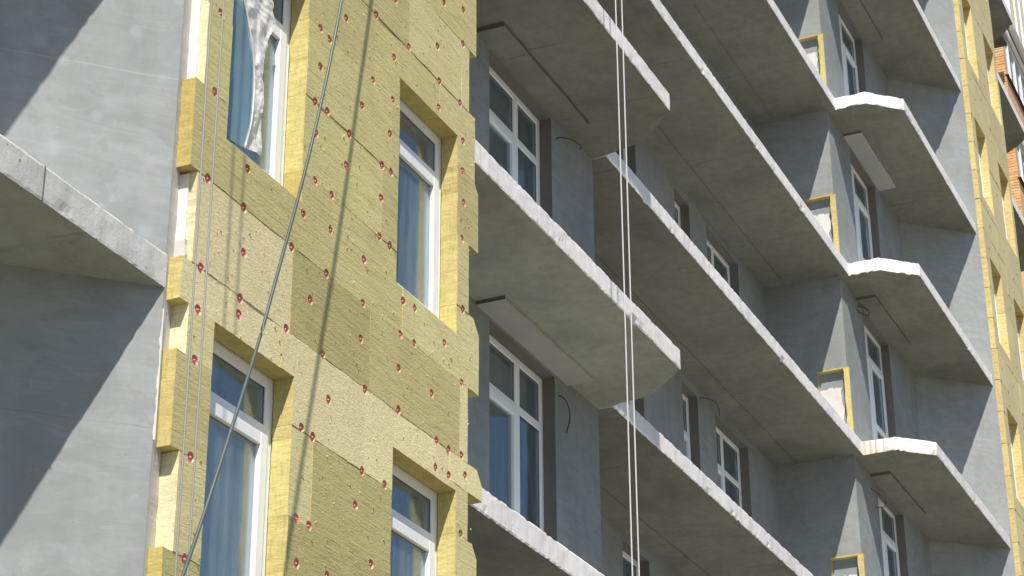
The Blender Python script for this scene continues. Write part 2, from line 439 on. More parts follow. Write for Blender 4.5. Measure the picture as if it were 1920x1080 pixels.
# D: nose wall facing the camera with the unrendered notches, and the wall behind the balconies
NX = 29.65
nop = []
for k in range(2, 9): nop.append((9.05 - 8.30, 9.05 - 7.885, LEV[k] + TH - .02, LEV[k] + 1.44))
wall('wall', (NX, 9.05), (0, -1), 1.22, -1.6, 29, .10, nop, [M_PLN, M_WEDGE, M_PLN], .10)
def niche_back():
    for k in range(3, 8):
        z0 = LEV[k] + TH - .05; z1 = LEV[k] + 1.46
        mb = MB(); mb.box((NX + .085, 7.87, z0), (NX + .16, 8.32, z1), 0)
        nb = part('niche_backing', mb.mesh('niche_backing'), [M_PL], BLD)
        # torn patch of white mortar
        pts = []
        top = z1 - .30; rr = random.Random(k)
        nn = 14
        for i in range(nn + 1): pts.append((8.305 - .36 * i / nn, top + rr.uniform(-.015, .02)))
        for i in range(1, nn + 1): pts.append((7.945 + rr.uniform(-.022, .03) - (.05 if i > 10 else 0), top - (top - z0) * i / nn))
        pts.append((8.305, z0))
        vs = [(NX + .072 + rr.uniform(-.003, .003), p[0], p[1]) for p in pts] + [(NX + .086, p[0], p[1]) for p in pts]
        n_ = len(pts)
        fs = [tuple(range(n_))] + [(i, i + n_, (i + 1) % n_ + n_, (i + 1) % n_) for i in range(n_)]
        part('mortar_patch', mesh('mortar_patch', vs, fs), [M_MORT], BLD)
        # exposed end of the insulation board on the corner, and its crumbling top
        mb = MB()
        n = 16; zs = [z0 + (z1 - .02 - z0) * i / n for i in range(n + 1)]
        L_ = [(7.885 + rr.uniform(-.006, .01), z) for z in zs]
        Rr = [(7.80 + rr.uniform(-.002, .002), z) for z in zs]
        for i in range(n):
            mb.add([(NX - .012, L_[i][0], L_[i][1]), (NX - .012, Rr[i][0], Rr[i][1]), (NX - .012, Rr[i+1][0], Rr[i+1][1]), (NX - .012, L_[i+1][0], L_[i+1][1])], [(0, 3, 2, 1)][::1])
            mb.add([(NX - .012, L_[i][0], L_[i][1]), (NX + .1, L_[i][0], L_[i][1]), (NX + .1, L_[i+1][0], L_[i+1][1]), (NX - .012, L_[i+1][0], L_[i+1][1])], [(0, 1, 2, 3)])
            mb.add([(NX - .012, Rr[i][0], Rr[i][1]), (NX + .02, Rr[i][0], Rr[i][1]), (NX + .02, Rr[i+1][0], Rr[i+1][1]), (NX - .012, Rr[i+1][0], Rr[i+1][1])], [(0, 1, 2, 3)])
        part('insulation_edge', mb.mesh('insulation_edge'), [M_WEDGE], BLD)
        mb = MB()
        n = 10
        for i in range(n):
            ya = 7.80 + .51 * i / n; yb = 7.80 + .51 * (i + 1) / n
            mb.box((NX - .013, ya, z1 - .035 - rr.uniform(0, .006)), (NX + .09, yb, z1 - .018 + rr.uniform(-.004, .008)), 0)
        part('insulation_edge', mb.mesh('insulation_edge'), [M_WEDGE2], BLD)
niche_back()
wall('wall', (29.752, 7.83), (1, 0), 4.37, -1.6, 29, .35, ops(30.91 - 29.752, 32.45 - 29.752, 0.32, 2.93), WM)
mbx = MB(); mbx.box((29.655, 7.832, -1.6), (29.75, 7.868, 29)); part('wall', mbx.mesh('wall'), [M_PL], BLD)
wall('wall', (34.12, 7.84), (1.08, -1.18), 1.60, -1.6, 29, .22, [], [M_PLA, M_REV, M_LINING])
# far bay
B2W = [(36.12, 37.04), (38.08, 39.02)]
b2 = []
for k in range(2, 9):
    for a, b in B2W: b2.append((a - 35.3, b - 35.3, LEV[k] + 1.22, LEV[k] + 2.95))
wall('wall', (35.30, 6.82), (1, 0), 3.9, -1.6, 29, .36, b2, [M_PL, M_LINING, M_LINING], .10)
wall('wall', (39.20, 6.84), (1, 1), 1.45, -1.6, 29, .22, [], WM)
wall('wall', (40.2, 7.95), (1, 0), 3.4, -1.6, 29, .35, [], WM)
wall('wall', (43.6, 8.3), (0, 1), 1.2, -1.6, 29, .3, [], WM)
wall('wall', (43.9, 9.3), (1, 0), 4.6, -1.6, 29, .35, [], WM)
# inside: floors, back wall, cross walls (seen only through the panes)
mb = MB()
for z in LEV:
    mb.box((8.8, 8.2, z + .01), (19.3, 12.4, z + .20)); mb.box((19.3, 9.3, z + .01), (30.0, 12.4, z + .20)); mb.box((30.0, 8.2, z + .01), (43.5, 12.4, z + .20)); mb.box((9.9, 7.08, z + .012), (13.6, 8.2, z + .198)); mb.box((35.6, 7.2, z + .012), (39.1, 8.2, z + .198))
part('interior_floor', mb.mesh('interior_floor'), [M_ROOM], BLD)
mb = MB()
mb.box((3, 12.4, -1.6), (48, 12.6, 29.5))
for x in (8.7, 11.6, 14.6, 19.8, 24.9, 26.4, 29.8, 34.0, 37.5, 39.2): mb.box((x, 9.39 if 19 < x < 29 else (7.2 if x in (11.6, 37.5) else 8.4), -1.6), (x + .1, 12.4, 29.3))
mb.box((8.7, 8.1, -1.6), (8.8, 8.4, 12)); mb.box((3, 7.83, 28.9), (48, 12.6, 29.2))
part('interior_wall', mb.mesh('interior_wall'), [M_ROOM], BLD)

# ------------------------------------------------------------------ balcony slabs
def slab(poly, open_edges, z, seed, label=None, mats=None, rough=1.0, joints=()):
    """concrete balcony slab: plan polygon (counter-clockwise seen from above), ragged cast edges on open_edges"""
    rr = random.Random(seed)
    pts = []; flag = []
    n = len(poly)
    for i in range(n):
        a = Vector(poly[i]); b = Vector(poly[(i + 1) % n]); L = (b - a).length
        m = max(1, int(L / 0.045)) if i in open_edges else 1
        for k in range(m):
            pts.append(a.lerp(b, k / m)); flag.append(i in open_edges and (k > 0 or (i - 1) % n in open_edges))
    N = len(pts); mb = MB()
    # outward normals
    nor = []
    for i in range(N):
        d = (pts[(i + 1) % N] - pts[i - 1]); nor.append(Vector((d.y, -d.x)).normalized())
    rows = [(0.0, -1), (0.0, 0), (0.018, 1), (0.09, 2), (0.16, 2), (TH - .014, 3), (TH, 4)]
    V = []
    for (h, kind) in rows:
        for i in range(N):
            p = pts[i].copy(); zz = z + h
            if flag[i]:
                q = Vector((p.x * 2.3 + seed * 7, p.y * 2.3, z))
                n1 = mnoise.noise(q); n2 = mnoise.noise(q * 4.1); n3 = mnoise.noise(q * 11)
                if kind == -1: p -= nor[i] * .10
                if kind == 0:   # lower arris, chipped and lipped
                    chip = max(0, n2 * 1.1 + n1 - .35) * .035 + max(0, n3) * .016 + abs(mnoise.noise(q * 23)) * .009; zz += max(0, n3 - .15) * .05 * rough; chip *= rough
                    p -= nor[i] * chip; zz += max(0, n1 * .6 + n2 * .5) * .02 * rough
                elif kind == 1:
                    chip = max(0, n2 * 1.1 + n1 - .45) * .03
                    p -= nor[i] * chip; zz += n3 * .004 + max(0, n2 + n1 - .2) * .02
                elif kind == 2:
                    p += nor[i] * (mnoise.noise(q * 3 + Vector((0, 0, h * 9))) * .004)
                elif kind == 4:
                    p -= nor[i] * (.006 + max(0, n3 + n2 * .4) * .014); zz -= max(0, n2 + n3 * .8 - .1) * .024
                elif kind == 3:
                    p -= nor[i] * max(0, n3 - .2) * .01
            V.append((p.x, p.y, zz))
    mb.v = V
    for r in range(len(rows) - 1):
        for i in range(N):
            j = (i + 1) % N
            mb.f.append((r * N + i, r * N + j, (r + 1) * N + j, (r + 1) * N + i)); mb.mi.append(1 if r == 0 else 0)
    mb.f.append(tuple(range(N - 1, -1, -1))); mb.mi.append(1)
    mb.f.append(tuple(range((len(rows) - 1) * N, len(rows) * N))); mb.mi.append(0)
    me = mb.mesh('balcony_slab')
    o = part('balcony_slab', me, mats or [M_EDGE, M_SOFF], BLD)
    if label: o['label'] = label
    for (jx, jy, jw) in joints:
        m2 = MB(); m2.box((jx, jy - .0035, z + .002), (jx + jw, jy + .02, z + TH - .006)); part('slab_joint', m2.mesh('slab_joint'), [M_REV], o)
    return o

def slab_cracks(o, pts): pass

A_POLY = [(3.0, 6.63), (9.60, 6.63), (9.62, 6.80), (8.50, 7.95), (3.0, 7.95)]
B_POLY = [(13.86, 6.665), (18.76, 6.665), (19.27, 7.17), (19.38, 7.665), (19.395, 7.95), (15.0, 7.95), (13.93, 6.85)]
C_POLY = [(19.40, 7.665), (29.715, 7.70), (29.72, 7.84), (29.66, 9.15), (19.6, 9.15), (19.41, 8.2)]
D_POLY = [(29.722, 7.70), (29.722, 7.205), (30.21, 6.69), (35.17, 6.69), (35.2, 6.85), (34.2, 7.95), (29.90, 7.95), (29.725, 7.85)]
E_POLY = [(39.25, 6.83), (43.0, 6.83), (43.5, 7.30), (43.6, 8.0), (40.3, 8.0), (39.27, 6.9)]
for k in range(1, 5):
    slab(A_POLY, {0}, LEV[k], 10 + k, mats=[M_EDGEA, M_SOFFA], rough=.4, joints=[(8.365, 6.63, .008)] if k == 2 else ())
for k in range(1, 7):
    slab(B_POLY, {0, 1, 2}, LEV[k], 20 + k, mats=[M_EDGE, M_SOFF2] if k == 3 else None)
def rust_mat():
    t = NT('rust_stained_slab_edge')
    base = (0.80, 0.82, 0.84)
    sep = t.n('ShaderNodeSeparateXYZ'); t.l(t.pos, sep.inputs[0])
    st = t.noise(t.map((14, 14, 0.3)), 1.3, 4, 0.6)
    a = t.ramp(t.noise(t.pos, 4, 6, 0.6), [(0.3, mul(base, .8)), (0.6, base)])
    f = t.ramp(st, [(0.47, 0.0), (0.53, 0.75), (0.66, 0.85)])
    # runs of rust only where the rebar ends bleed: near the inner end of the chamfer
    d = t.n('ShaderNodeVectorMath', operation='DISTANCE'); t.l(t.pos, d.inputs[0]); d.inputs[1].default_value = (29.7, 7.52, 11.56)
    g = t.ramp(d.outputs['Value'], [(0.0, 1.0), (0.22, 0.9), (0.42, 0.05), (1.0, 0.0)])
    a = t.mix(t.math('MULTIPLY', f, g), a, (0.72, 0.34, 0.12))
    a = t.mix(t.math('MULTIPLY', t.ramp(st, [(0.3, 0.5), (0.42, 0.0)]), 0.7), a, (0.38, 0.27, 0.2))
    t.bsdf(a, 0.9, t.bump(t.noise(t.pos, 30, 5), 0.4, 0.01), 0.2)
    return t.m
M_RUST = rust_mat()
for k in range(2, 9):
    slab(C_POLY, {0}, LEV[k], 30 + k)
for k in range(3, 9):
    slab(D_POLY, {0, 1, 2}, LEV[k], 40 + k, mats=[M_RUST, M_SOFF] if k == 4 else None, label='slab with rust-stained chamfered end' if k == 4 else None)
for k in range(6, 10):
    slab(E_POLY, {0, 1, 2}, LEV[k], 50 + k)

# rendered strips on the soffits, along the wall heads
def strip(x0, x1, y0, y1, z, h, mats=None, seed=0, mi_end=True, clean=False):
    rr = random.Random(seed)
    n = max(2, int((x1 - x0) / .12)); mb = MB()
    xs = [x0 + (x1 - x0) * i / n for i in range(n + 1)]
    fr = [y0 + rr.uniform(-.006, .006) for _ in xs]
    for i in range(n):
        a, b, f, g = xs[i], xs[i+1], fr[i], fr[i+1]
        mb.add([(a, f, z - h), (b, g, z - h), (b, y1, z - h), (a, y1, z - h)], [(3, 2, 1, 0)], 0)
        mb.add([(a, f, z - h), (b, g, z - h), (b, g, z + .02), (a, f, z + .02)], [(0, 1, 2, 3)], 0 if h < .04 else 1)
    for x, f in ((x0, fr[0]), (x1, fr[-1])):
        mb.add([(x, f, z - h), (x, y1, z - h), (x, y1, z + .02), (x, f, z + .02)], [(0, 1, 2, 3)], 1)
    return part('ceiling_strip', mb.mesh('ceiling_strip'), mats or [M_SOFF, M_REV], BLD)
for k in range(2, 6): strip(16.40, 18.58, 7.53, 7.85, LEV[k], .05 if k != 3 else .038, [M_STRIP, M_REV] if k == 3 else None, k)
for k in range(4, 9): strip(30.57, 32.72, 7.52, 7.85, LEV[k], .045 if k != 6 else .036, [M_STRIP, M_REV] if k == 6 else None, 60 + k)
for k in range(2, 9): strip(19.7, 29.6, 8.71, 9.06, LEV[k], .022, None, 80 + k)

# ------------------------------------------------------------------ windows
def win_master(W, H, layout, fw=.075, depth=.07, name='window'):
    """outer frame mesh + list of (kind, mesh, offset). local: x 0..W, z 0..H, y 0 = outer face of the frame, +y inside"""
    mb = MB()
    e = .006
    mb.bevbox((0, 0, 0), (fw, depth, H), e); mb.bevbox((W - fw, 0, 0), (W, depth, H), e)
    mb.bevbox((fw - .004, .001, 0), (W - fw + .004, depth - .001, fw), e); mb.bevbox((fw - .004, .001, H - fw), (W - fw + .004, depth - .001, H), e)
    kids = []
    for it in layout:
        if it[0] == 'bar': mb.bevbox(it[1], it[2], e)
        elif it[0] == 'pane':
            x0, z0, x1, z1 = it[1]; yy = it[2]
            g = MB(); g.box((x0, yy, z0), (x1, yy + .006, z1)); kids.append(('pane', g.mesh('pane'), [M_GLASS if len(it) < 4 else it[3]]))
            g = MB(); t = .009
            for a, b in (((x0, yy - .006, z0), (x0 + t, yy - .001, z1)), ((x1 - t, yy - .006, z0), (x1, yy - .001, z1)), ((x0 + t, yy - .006, z0), (x1 - t, yy - .001, z0 + t)), ((x0 + t, yy - .006, z1 - t), (x1 - t, yy - .001, z1))): g.box(a, b)
            kids.append(('gasket', g.mesh('gasket'), [M_GASK]))
        elif it[0] == 'sash':
            x0, z0, x1, z1 = it[1]; s = it[2]; y0 = -.022; y1 = .05
            g = MB()
            g.bevbox((x0, y0, z0), (x0 + s, y1, z1), e); g.bevbox((x1 - s, y0, z0), (x1, y1, z1), e)
            g.bevbox((x0 + s - .004, y0 + .001, z0), (x1 - s + .004, y1 - .001, z0 + s), e); g.bevbox((x0 + s - .004, y0 + .001, z1 - s), (x1 - s + .004, y1 - .001, z1), e)
            kids.append(('sash', g.mesh('sash'), [M_PVC]))
    return mb.mesh(name), kids

def curtain_mesh(x0, x1, z0, z1, y, seed):
    n = 60; vs = []; fs = []
    for i in range(n + 1):
        x = x0 + (x1 - x0) * i / n
        for j in range(7):
            zz = z0 + (z1 - z0) * j / 6
            d = .004 * math.sin(x * 34 + seed + .5 * math.sin(zz * 3)) * (.6 + .4 * mnoise.noise(Vector((x * 5, zz, seed)))) + .003 * mnoise.noise(Vector((x * 14, zz * 1.5, seed)))
            vs.append((x + .012 * mnoise.noise(Vector((zz * 2, seed, 0))), y + d, zz))
    for i in range(n):
        for j in range(6): k = i * 7 + j; fs.append((k, k + 7, k + 8, k + 1))
    return mesh('curtain', vs, fs, None, True)
def curtain_mat():
    t = NT('pale_polythene_curtain')
    d = t.n('ShaderNodeBsdfDiffuse'); tl = t.n('ShaderNodeBsdfTranslucent')
    c = t.ramp(t.noise(t.map((7, 7, .3)), 1.5, 4), [(0.35, (0.66, 0.74, 0.70)), (0.65, (0.88, 0.90, 0.80))])
    t.l(c, d.inputs['Color']); t.l(c, tl.inputs['Color'])
    m = t.n('ShaderNodeMixShader'); m.inputs[0].default_value = .3; t.l(d.outputs[0], m.inputs[1]); t.l(tl.outputs[0], m.inputs[2])
    t.l(m.outputs[0], t.out.inputs['Surface']); return t.m
M_CURT = curtain_mat()

def put_window(master, x, y, z, label=None, curtain=None):
    me, kids = master
    if curtain: kids = kids + [('curtain', curtain_mesh(*curtain), [M_CURT])]
    o = part('window', me, [M_PVC], BLD, (x, y, z))
    if label: o['label'] = label
    for (nm, km, mats) in kids:
        part(nm, km, mats, o, (x, y, z))
    return o

H = 1.73
def bay_layout(W): return [('bar', (.07, .002, H - .42), (W - .07, .068, H - .335)),
    ('pane', (.07, H - .34, W - .07, H - .07), .022),
    ('sash', (.062, .062, W - .062, H - .408), .088),
    ('pane', (.14, .14, W - .14, H - .49), .012)]
bayw = win_master(1.0, H, bay_layout(1.0))
bayn = win_master(.96, H, bay_layout(.96))
for k in range(4):
    for i, (a, b) in enumerate(BAYW):
        put_window(bayw if b - a > .98 else bayn, a, 6.715, LEV[k] + 1.22, None, ((.36, .30, .44, .40)[k] if i == 0 else (.5, .55, .60, .5)[k], .90, .02, 1.27, .066, k * 2 + i))
bayf = win_master(.92, H, bay_layout(.92)); bayf2 = win_master(.94, H, bay_layout(.94))
for k in range(2, 9):
    for i, (a, b) in enumerate(B2W): put_window(bayf if i == 0 else bayf2, a, 6.825, LEV[k] + 1.22)

# balcony door + side light (B): door on the left; D is the mirrored twin
def door_layout(W, Hh, mull, mirror, bottom):
    ts = Hh - .58
    L = []
    m0, m1 = mull
    L.append(('bar', (m0, .001, .07), (m1, .069, Hh - .07)))
    L.append(('bar', (.07, .002, ts), (m0 + .004, .068, ts + .085))); L.append(('bar', (m1 - .004, .002, ts), (W - .07, .068, ts + .085)))
    L.append(('pane', (.07, ts + .08, m0 + .005, Hh - .07), .022, M_GLASS2)); L.append(('pane', (m1 - .005, ts + .08, W - .07, Hh - .07), .022, M_GLASS2))
    if not mirror:
        L.append(('sash', (.06, .062, m0 + .01, ts + .012), .085)); L.append(('pane', (.14, .14, m0 - .06, ts - .06), .012, M_GLASS2))
        L.append(('pane', (m1 - .005, .07, W - .07, ts), .022, M_GLASS2))
    else:
        L.append(('sash', (m1 - .01, .062, W - .06, ts + .012), .085)); L.append(('pane', (m1 + .06, bottom + .04, W - .14, ts - .06), .012, M_GLASS2))
        L.append(('bar', (m1 + .05, -.015, bottom - .03), (W - .12, .045, bottom + .05)))
        L.append(('pane', (m1 + .06, .14, W - .14, bottom - .02), .012, M_GLASS2))
        L.append(('pane', (.07, .07, m0 + .005, ts), .022, M_GLASS2))
    return L
HB = 2.61
mB = win_master(1.55, HB, door_layout(1.55, HB, (.88, .99), False, .9))
mD = win_master(1.54, HB, door_layout(1.54, HB, (.56, .68), True, .9))
for k in range(1, 9):
    if k < 7: put_window(mB, 16.70, 7.965, LEV[k] + .32)
    if k > 2: put_window(mD, 30.91, 7.965, LEV[k] + .32)
HC = 2.53
mC1 = win_master(.62, HC, [('bar', (.07, .002, HC - .62), (.55, .068, HC - .54)), ('pane', (.07, HC - .55, .55, HC - .07), .022, M_GLASS2), ('sash', (.06, .06, .56, HC - .61), .07), ('pane', (.12, .12, .50, HC - .67), .012, M_GLASS2)])
mC2 = win_master(1.43, 1.90, [('bar', (.60, .001, .07), (.70, .069, 1.83)), ('bar', (.07, .002, 1.25), (.604, .068, 1.335)), ('bar', (.696, .002, 1.25), (1.36, .068, 1.335)),
    ('pane', (.07, 1.33, .605, 1.83), .022, M_GLASS2), ('pane', (.695, 1.33, 1.36, 1.83), .022, M_GLASS2), ('pane', (.695, .07, 1.36, 1.255), .022, M_GLASS2), ('sash', (.06, .06, .61, 1.26), .07), ('pane', (.12, .12, .55, 1.20), .012, M_GLASS2)])
mC0 = win_master(.90, HC, [('bar', (.07, .002, HC - .62), (.83, .068, HC - .54)), ('pane', (.07, HC - .55, .83, HC - .07), .022, M_GLASS2), ('sash', (.06, .06, .84, HC - .61), .08), ('pane', (.13, .13, .77, HC - .68), .012, M_GLASS2)])
for k in range(2, 7):
    put_window(mC1, 25.50, 9.185, LEV[k] + .32); put_window(mC2, 26.85, 9.185, LEV[k] + .95); put_window(mC0, 23.10, 9.185, LEV[k] + .32)

# ------------------------------------------------------------------ insulation boards and anchors, near bay
YF = 6.56
ANCH = [(13.48,9.6),(13.12,9.46),(13.48,9.27),(12.29,9.0),(13.02,8.99),(12.53,8.71),(11.99,8.69),(13.06,8.69),(13.44,8.69),(12.3,8.49),(13.06,8.45),(11.54,8.4),(13.5,8.37),(11.18,8.11),(11.97,8.11),(12.29,8.11),(13.5,8.1),(11.31,8.09),(13.52,7.82),(11.81,7.81),(11.19,7.8),(12.25,7.8),(11.31,7.5),(9.91,7.5),(11.14,7.49),(11.64,7.49),(12.28,7.49),(13.49,7.49),(12.14,7.48),(11.18,7.26),(11.61,7.22),(12.14,7.21),(9.89,6.9),(11.19,6.89),(11.42,6.89),(12.13,6.89),(12.29,6.89),(13.51,6.89),(11.42,6.62),(11.91,6.61),(11.04,6.57),(12.7,6.56),(10.32,6.56),(12.51,6.54),(13.2,6.48),(12.7,6.28),(11.38,6.27),(11.91,6.27),(13.5,6.27),(9.87,6.27),(10.3,6.27),(10.91,6.26),(12.48,6.26),(11.18,5.99),(11.89,5.99),(12.46,5.99),(12.99,5.99),(10.33,5.96),(13.5,5.68),(11.37,5.67),(12.47,5.67),(10.89,5.66),(13.08,5.65),(13.28,5.65),(9.86,5.65),(11.97,5.64),(10.32,5.64),(13.56,5.54),(10.32,5.53),(13.29,5.45),(13.07,5.44),(11.47,5.38),(9.86,5.37),(11.13,5.06),(13.49,5.06),(11.28,5.05),(12.29,5.05),(11.96,5.04),(9.86,5.04),(11.88,4.77),(11.12,4.44),(11.28,4.44),(12.12,4.43),(9.88,4.43),(11.53,4.18),(11.14,4.15),(9.89,3.81)]
AR = .033
def pip(x, y, poly):
    c = False; j = len(poly) - 1
    for i in range(len(poly)):
        xi, yi = poly[i]; xj, yj = poly[j]
        if (yi > y) != (yj > y) and x < (xj - xi) * (y - yi) / (yj - yi) + xi: c = not c
        j = i
    return c

def board(x0, x1, z0, z1, yf, th, mats, windows, anchors, seed, rag=.006, gap=.0008, corner=0, step=.045, ring=14):
    """one mineral wool board: ragged outline, window and anchor holes cut through the face, real thickness"""
    rr = random.Random(seed)
    out = []
    def run(ax, az, bx, bz, nx, nz, r):
        L = math.hypot(bx - ax, bz - az); m = max(1, int(L / step))
        ph = rr.uniform(0, 99)
        for i in range(m):
            t = i / m
            dpt = gap + (max(0, mnoise.noise(Vector((ph + t * L * 5, 0, 0))) * 1.6 - .12) * r + max(0, rr.gauss(-.25, .4)) * r * .8 if 0 < i else 0)
            out.append((ax + (bx - ax) * t + nx * dpt, az + (bz - az) * t + nz * dpt))
    c = corner
    if c:   # broken upper right corner
        run(x0, z0, x1, z0, 0, 1, rag); run(x1, z0, x1, z1 - c, -1, 0, rag * 1.5); run(x1, z1 - c, x1 - c * .8, z1, -.7, -.7, rag * 3); run(x1 - c * .8, z1, x0, z1, 0, -1, rag); run(x0, z1, x0, z0, 1, 0, rag)
    else:
        run(x0, z0, x1, z0, 0, 1, rag); run(x1, z0, x1, z1, -1, 0, rag); run(x1, z1, x0, z1, 0, -1, rag); run(x0, z1, x0, z0, 1, 0, rag)
    vs = [Vector(p) for p in out]; ed = [(i, (i + 1) % len(out)) for i in range(len(out))]
    win = [q for q in windows if q[0] < x1 and q[1] > x0 and q[2] < z1 and q[3] > z0]
    for (a, b, e, f) in win:
        s = len(vs); vs += [Vector((a, e)), Vector((b, e)), Vector((b, f)), Vector((a, f))]; ed += [(s, s+1), (s+1, s+2), (s+2, s+3), (s+3, s)]
    cir = [(a, b) for (a, b) in anchors if x0 - AR < a < x1 + AR and z0 - AR < b < z1 + AR]
    for (a, b) in cir:
        s = len(vs)
        for i in range(ring): vs.append(Vector((a + (AR + rr.uniform(0, .004)) * math.cos(2 * math.pi * i / ring), b + (AR + rr.uniform(0, .004)) * math.sin(2 * math.pi * i / ring))))
        ed += [(s + i, s + (i + 1) % ring) for i in range(ring)]
    V, E, Fc, _, _, _ = delaunay_2d_cdt(vs, ed, [], 0, 1e-5)
    keep = []
    for f in Fc:
        cx = sum(V[i].x for i in f) / len(f); cz = sum(V[i].y for i in f) / len(f)
        if not pip(cx, cz, out): continue
        if any(a < cx < b and e < cz < g for (a, b, e, g) in win): continue
        if any((cx - a) ** 2 + (cz - b) ** 2 < AR * AR for (a, b) in cir): continue
        keep.append(f)
    if not keep: return None
    par = list(range(len(keep)))
    def fd(i):
        while par[i] != i: i = par[i]
        return i
    seen = {}
    for fi, f in enumerate(keep):
        for i in range(len(f)):
            k = tuple(sorted((f[i], f[(i + 1) % len(f)])))
            if k in seen: par[fd(fi)] = fd(seen[k])
            else: seen[k] = fi
    groups = {}
    for fi, f in enumerate(keep): groups.setdefault(fd(fi), []).append(f)
    def area(f): return abs(sum(V[f[i]].x * V[f[(i+1) % len(f)]].y - V[f[(i+1) % len(f)]].x * V[f[i]].y for i in range(len(f)))) / 2
    for g in groups.values():
        if sum(area(f) for f in g) > .0025: emit_board(V, g, yf, th, mats, seed, rr)

def emit_board(V, keep, yf, th, mats, seed, rr):
    used = sorted(set(i for f in keep for i in f)); ix = {u: i for i, u in enumerate(used)}
    V = [V[u] for u in used]; keep = [tuple(ix[i] for i in f) for f in keep]
    ny = yf + rr.uniform(-.003, .004)
    nv = len(V)
    verts = [(v.x, ny + (mnoise.noise(Vector((v.x * 3, v.y * 3, seed))) * .003), v.y) for v in V] + [(v.x, yf + th, v.y) for v in V]
    cnt = {}
    faces = []; mi = []
    for f in keep:
        a = sum(V[f[i]].x * V[f[(i+1) % len(f)]].y - V[f[(i+1) % len(f)]].x * V[f[i]].y for i in range(len(f)))
        f = list(f) if a > 0 else list(f)[::-1]
        faces.append(tuple(f)); mi.append(0)
        for i in range(len(f)): cnt[(f[i], f[(i+1) % len(f)])] = 1
    for (a, b) in list(cnt):
        if (b, a) not in cnt: faces.append((a, a + nv, b + nv, b)); mi.append(1)
    me = mesh('insulation_board', verts, faces, mi)
    return part('insulation_board', me, mats, BLD)

XL, XR = 9.757, 13.605
WINS = [(a, b, LEV[k] + 1.22, LEV[k] + 2.95) for k in range(4) for a, b in BAYW]
O, D2, MD, LT = [M_OLIVE, M_WEDGE], [M_OLIVE2, M_WEDGE], [M_MID, M_WEDGE], [M_LIGHT, M_WEDGE]
O2, OP = [M_OLIVE, M_WEDGE2], [M_MID, M_PALE]
BOARDS = [
 (9.66, 10.9, 9.28, 9.90, O), (10.9, 12.1, 9.28, 9.90, O), (12.1, 13.73, 9.28, 9.90, O),
 (XL, 11.32, 8.69, 9.28, [M_OLIVE, M_PALE]), (11.32, 12.52, 8.69, 9.28, O), (12.52, 13.46, 8.69, 9.28, MD), (13.46, XR, 8.69, 9.28, OP),
 (9.66, 10.78, 8.10, 8.69, O2), (10.78, 11.98, 8.10, 8.69, O), (11.98, 13.07, 8.10, 8.69, O), (13.07, 13.72, 8.10, 8.69, MD),
 (XL, 10.05, 7.49, 8.10, OP), (11.01, 12.28, 7.49, 8.10, O), (12.28, 12.40, 7.49, 8.10, O2), (13.40, 13.785, 7.49, 8.10, O),
 (XL, 10.05, 6.89, 7.49, [M_OLIVE, M_PALE]), (11.01, 12.14, 6.89, 7.49, O), (12.14, 12.40, 6.89, 7.49, O), (13.40, XR, 6.89, 7.49, MD),
 (9.665, 11.42, 6.27, 6.89, O2), (11.42, 12.50, 6.27, 6.89, O), (12.50, 12.70, 6.27, 6.89, MD), (12.70, 13.80, 6.27, 6.89, MD),
 (XL, 10.93, 5.65, 6.27, [M_LIGHT, M_PALE]), (10.93, 12.02, 5.65, 6.27, D2), (12.02, 13.46, 5.65, 6.27, O), (13.46, XR, 5.65, 6.27, LT),
 (9.66, 10.84, 5.37, 5.65, LT), (XL, 10.05, 5.04, 5.37, OP), (10.84, 11.965, 5.04, 5.65, LT), (11.965, 13.07, 5.04, 5.65, LT), (13.07, 13.29, 5.04, 5.65, LT), (13.29, 13.855, 5.42, 5.65, LT), (13.29, XR, 5.04, 5.42, MD),
 (9.66, 10.05, 4.43, 5.04, O), (11.01, 11.29, 4.43, 5.04, MD), (11.29, 12.40, 4.43, 5.04, D2), (13.40, 13.76, 4.43, 5.04, MD),
 (XL, 10.05, 3.82, 4.43, OP), (11.01, 12.40, 3.82, 4.43, D2), (13.40, XR, 3.82, 4.43, MD),
 (9.66, 10.05, 3.20, 3.82, [M_OLIVE2, M_WEDGE2]), (11.01, 12.40, 3.20, 3.82, O), (13.40, 13.73, 3.20, 3.82, O),
 (XL, 10.9, 2.58, 3.20, O), (10.9, 12.2, 2.58, 3.20, MD), (12.2, XR, 2.58, 3.20, O)]
brk = {(12.70, 6.27): .12, (13.29, 5.42): .12, (13.40, 7.49): .09, (13.40, 4.43): .10}
for i, (a, b, e, f, mt) in enumerate(BOARDS):
    board(a, b, e, f, YF, .145, mt, WINS, ANCH, 100 + i, rag=.007, corner=brk.get((a, e), 0))

# anchors: shallow pink dish with a pin head
def anchor_meshes(r=.0355, n=16):
    vs = []; fs = []
    prof = [(r, -.004), (r * .93, .0), (r * .55, .004), (r * .42, .001), (r * .30, -.006), (r * .16, -.010)]
    for (rad, y) in prof:
        for k in range(n): t = 2 * math.pi * k / n; vs.append((rad * math.cos(t), y, rad * math.sin(t)))
    for j in range(len(prof) - 1):
        for k in range(n): fs.append((j * n + k, j * n + (k + 1) % n, (j + 1) * n + (k + 1) % n, (j + 1) * n + k))
    fs.append(tuple((len(prof) - 1) * n + k for k in range(n)))
    dish = mesh('insulation_anchor', vs, fs, None, True); dish.materials.append(M_PINK)
    vs = []; fs = []
    for (rad, y) in ((.0048, -.009), (.0048, -.0125), (.003, -.0145)):
        for k in range(8): t = 2 * math.pi * k / 8; vs.append((rad * math.cos(t), y, rad * math.sin(t)))
    for j in range(2):
        for k in range(8): fs.append((j * 8 + k, j * 8 + (k + 1) % 8, (j + 1) * 8 + (k + 1) % 8, (j + 1) * 8 + k))
    fs.append(tuple(16 + k for k in range(8)))
    pin = mesh('pin', vs, fs, None, True); pin.materials.append(M_PIN)
    return dish, pin
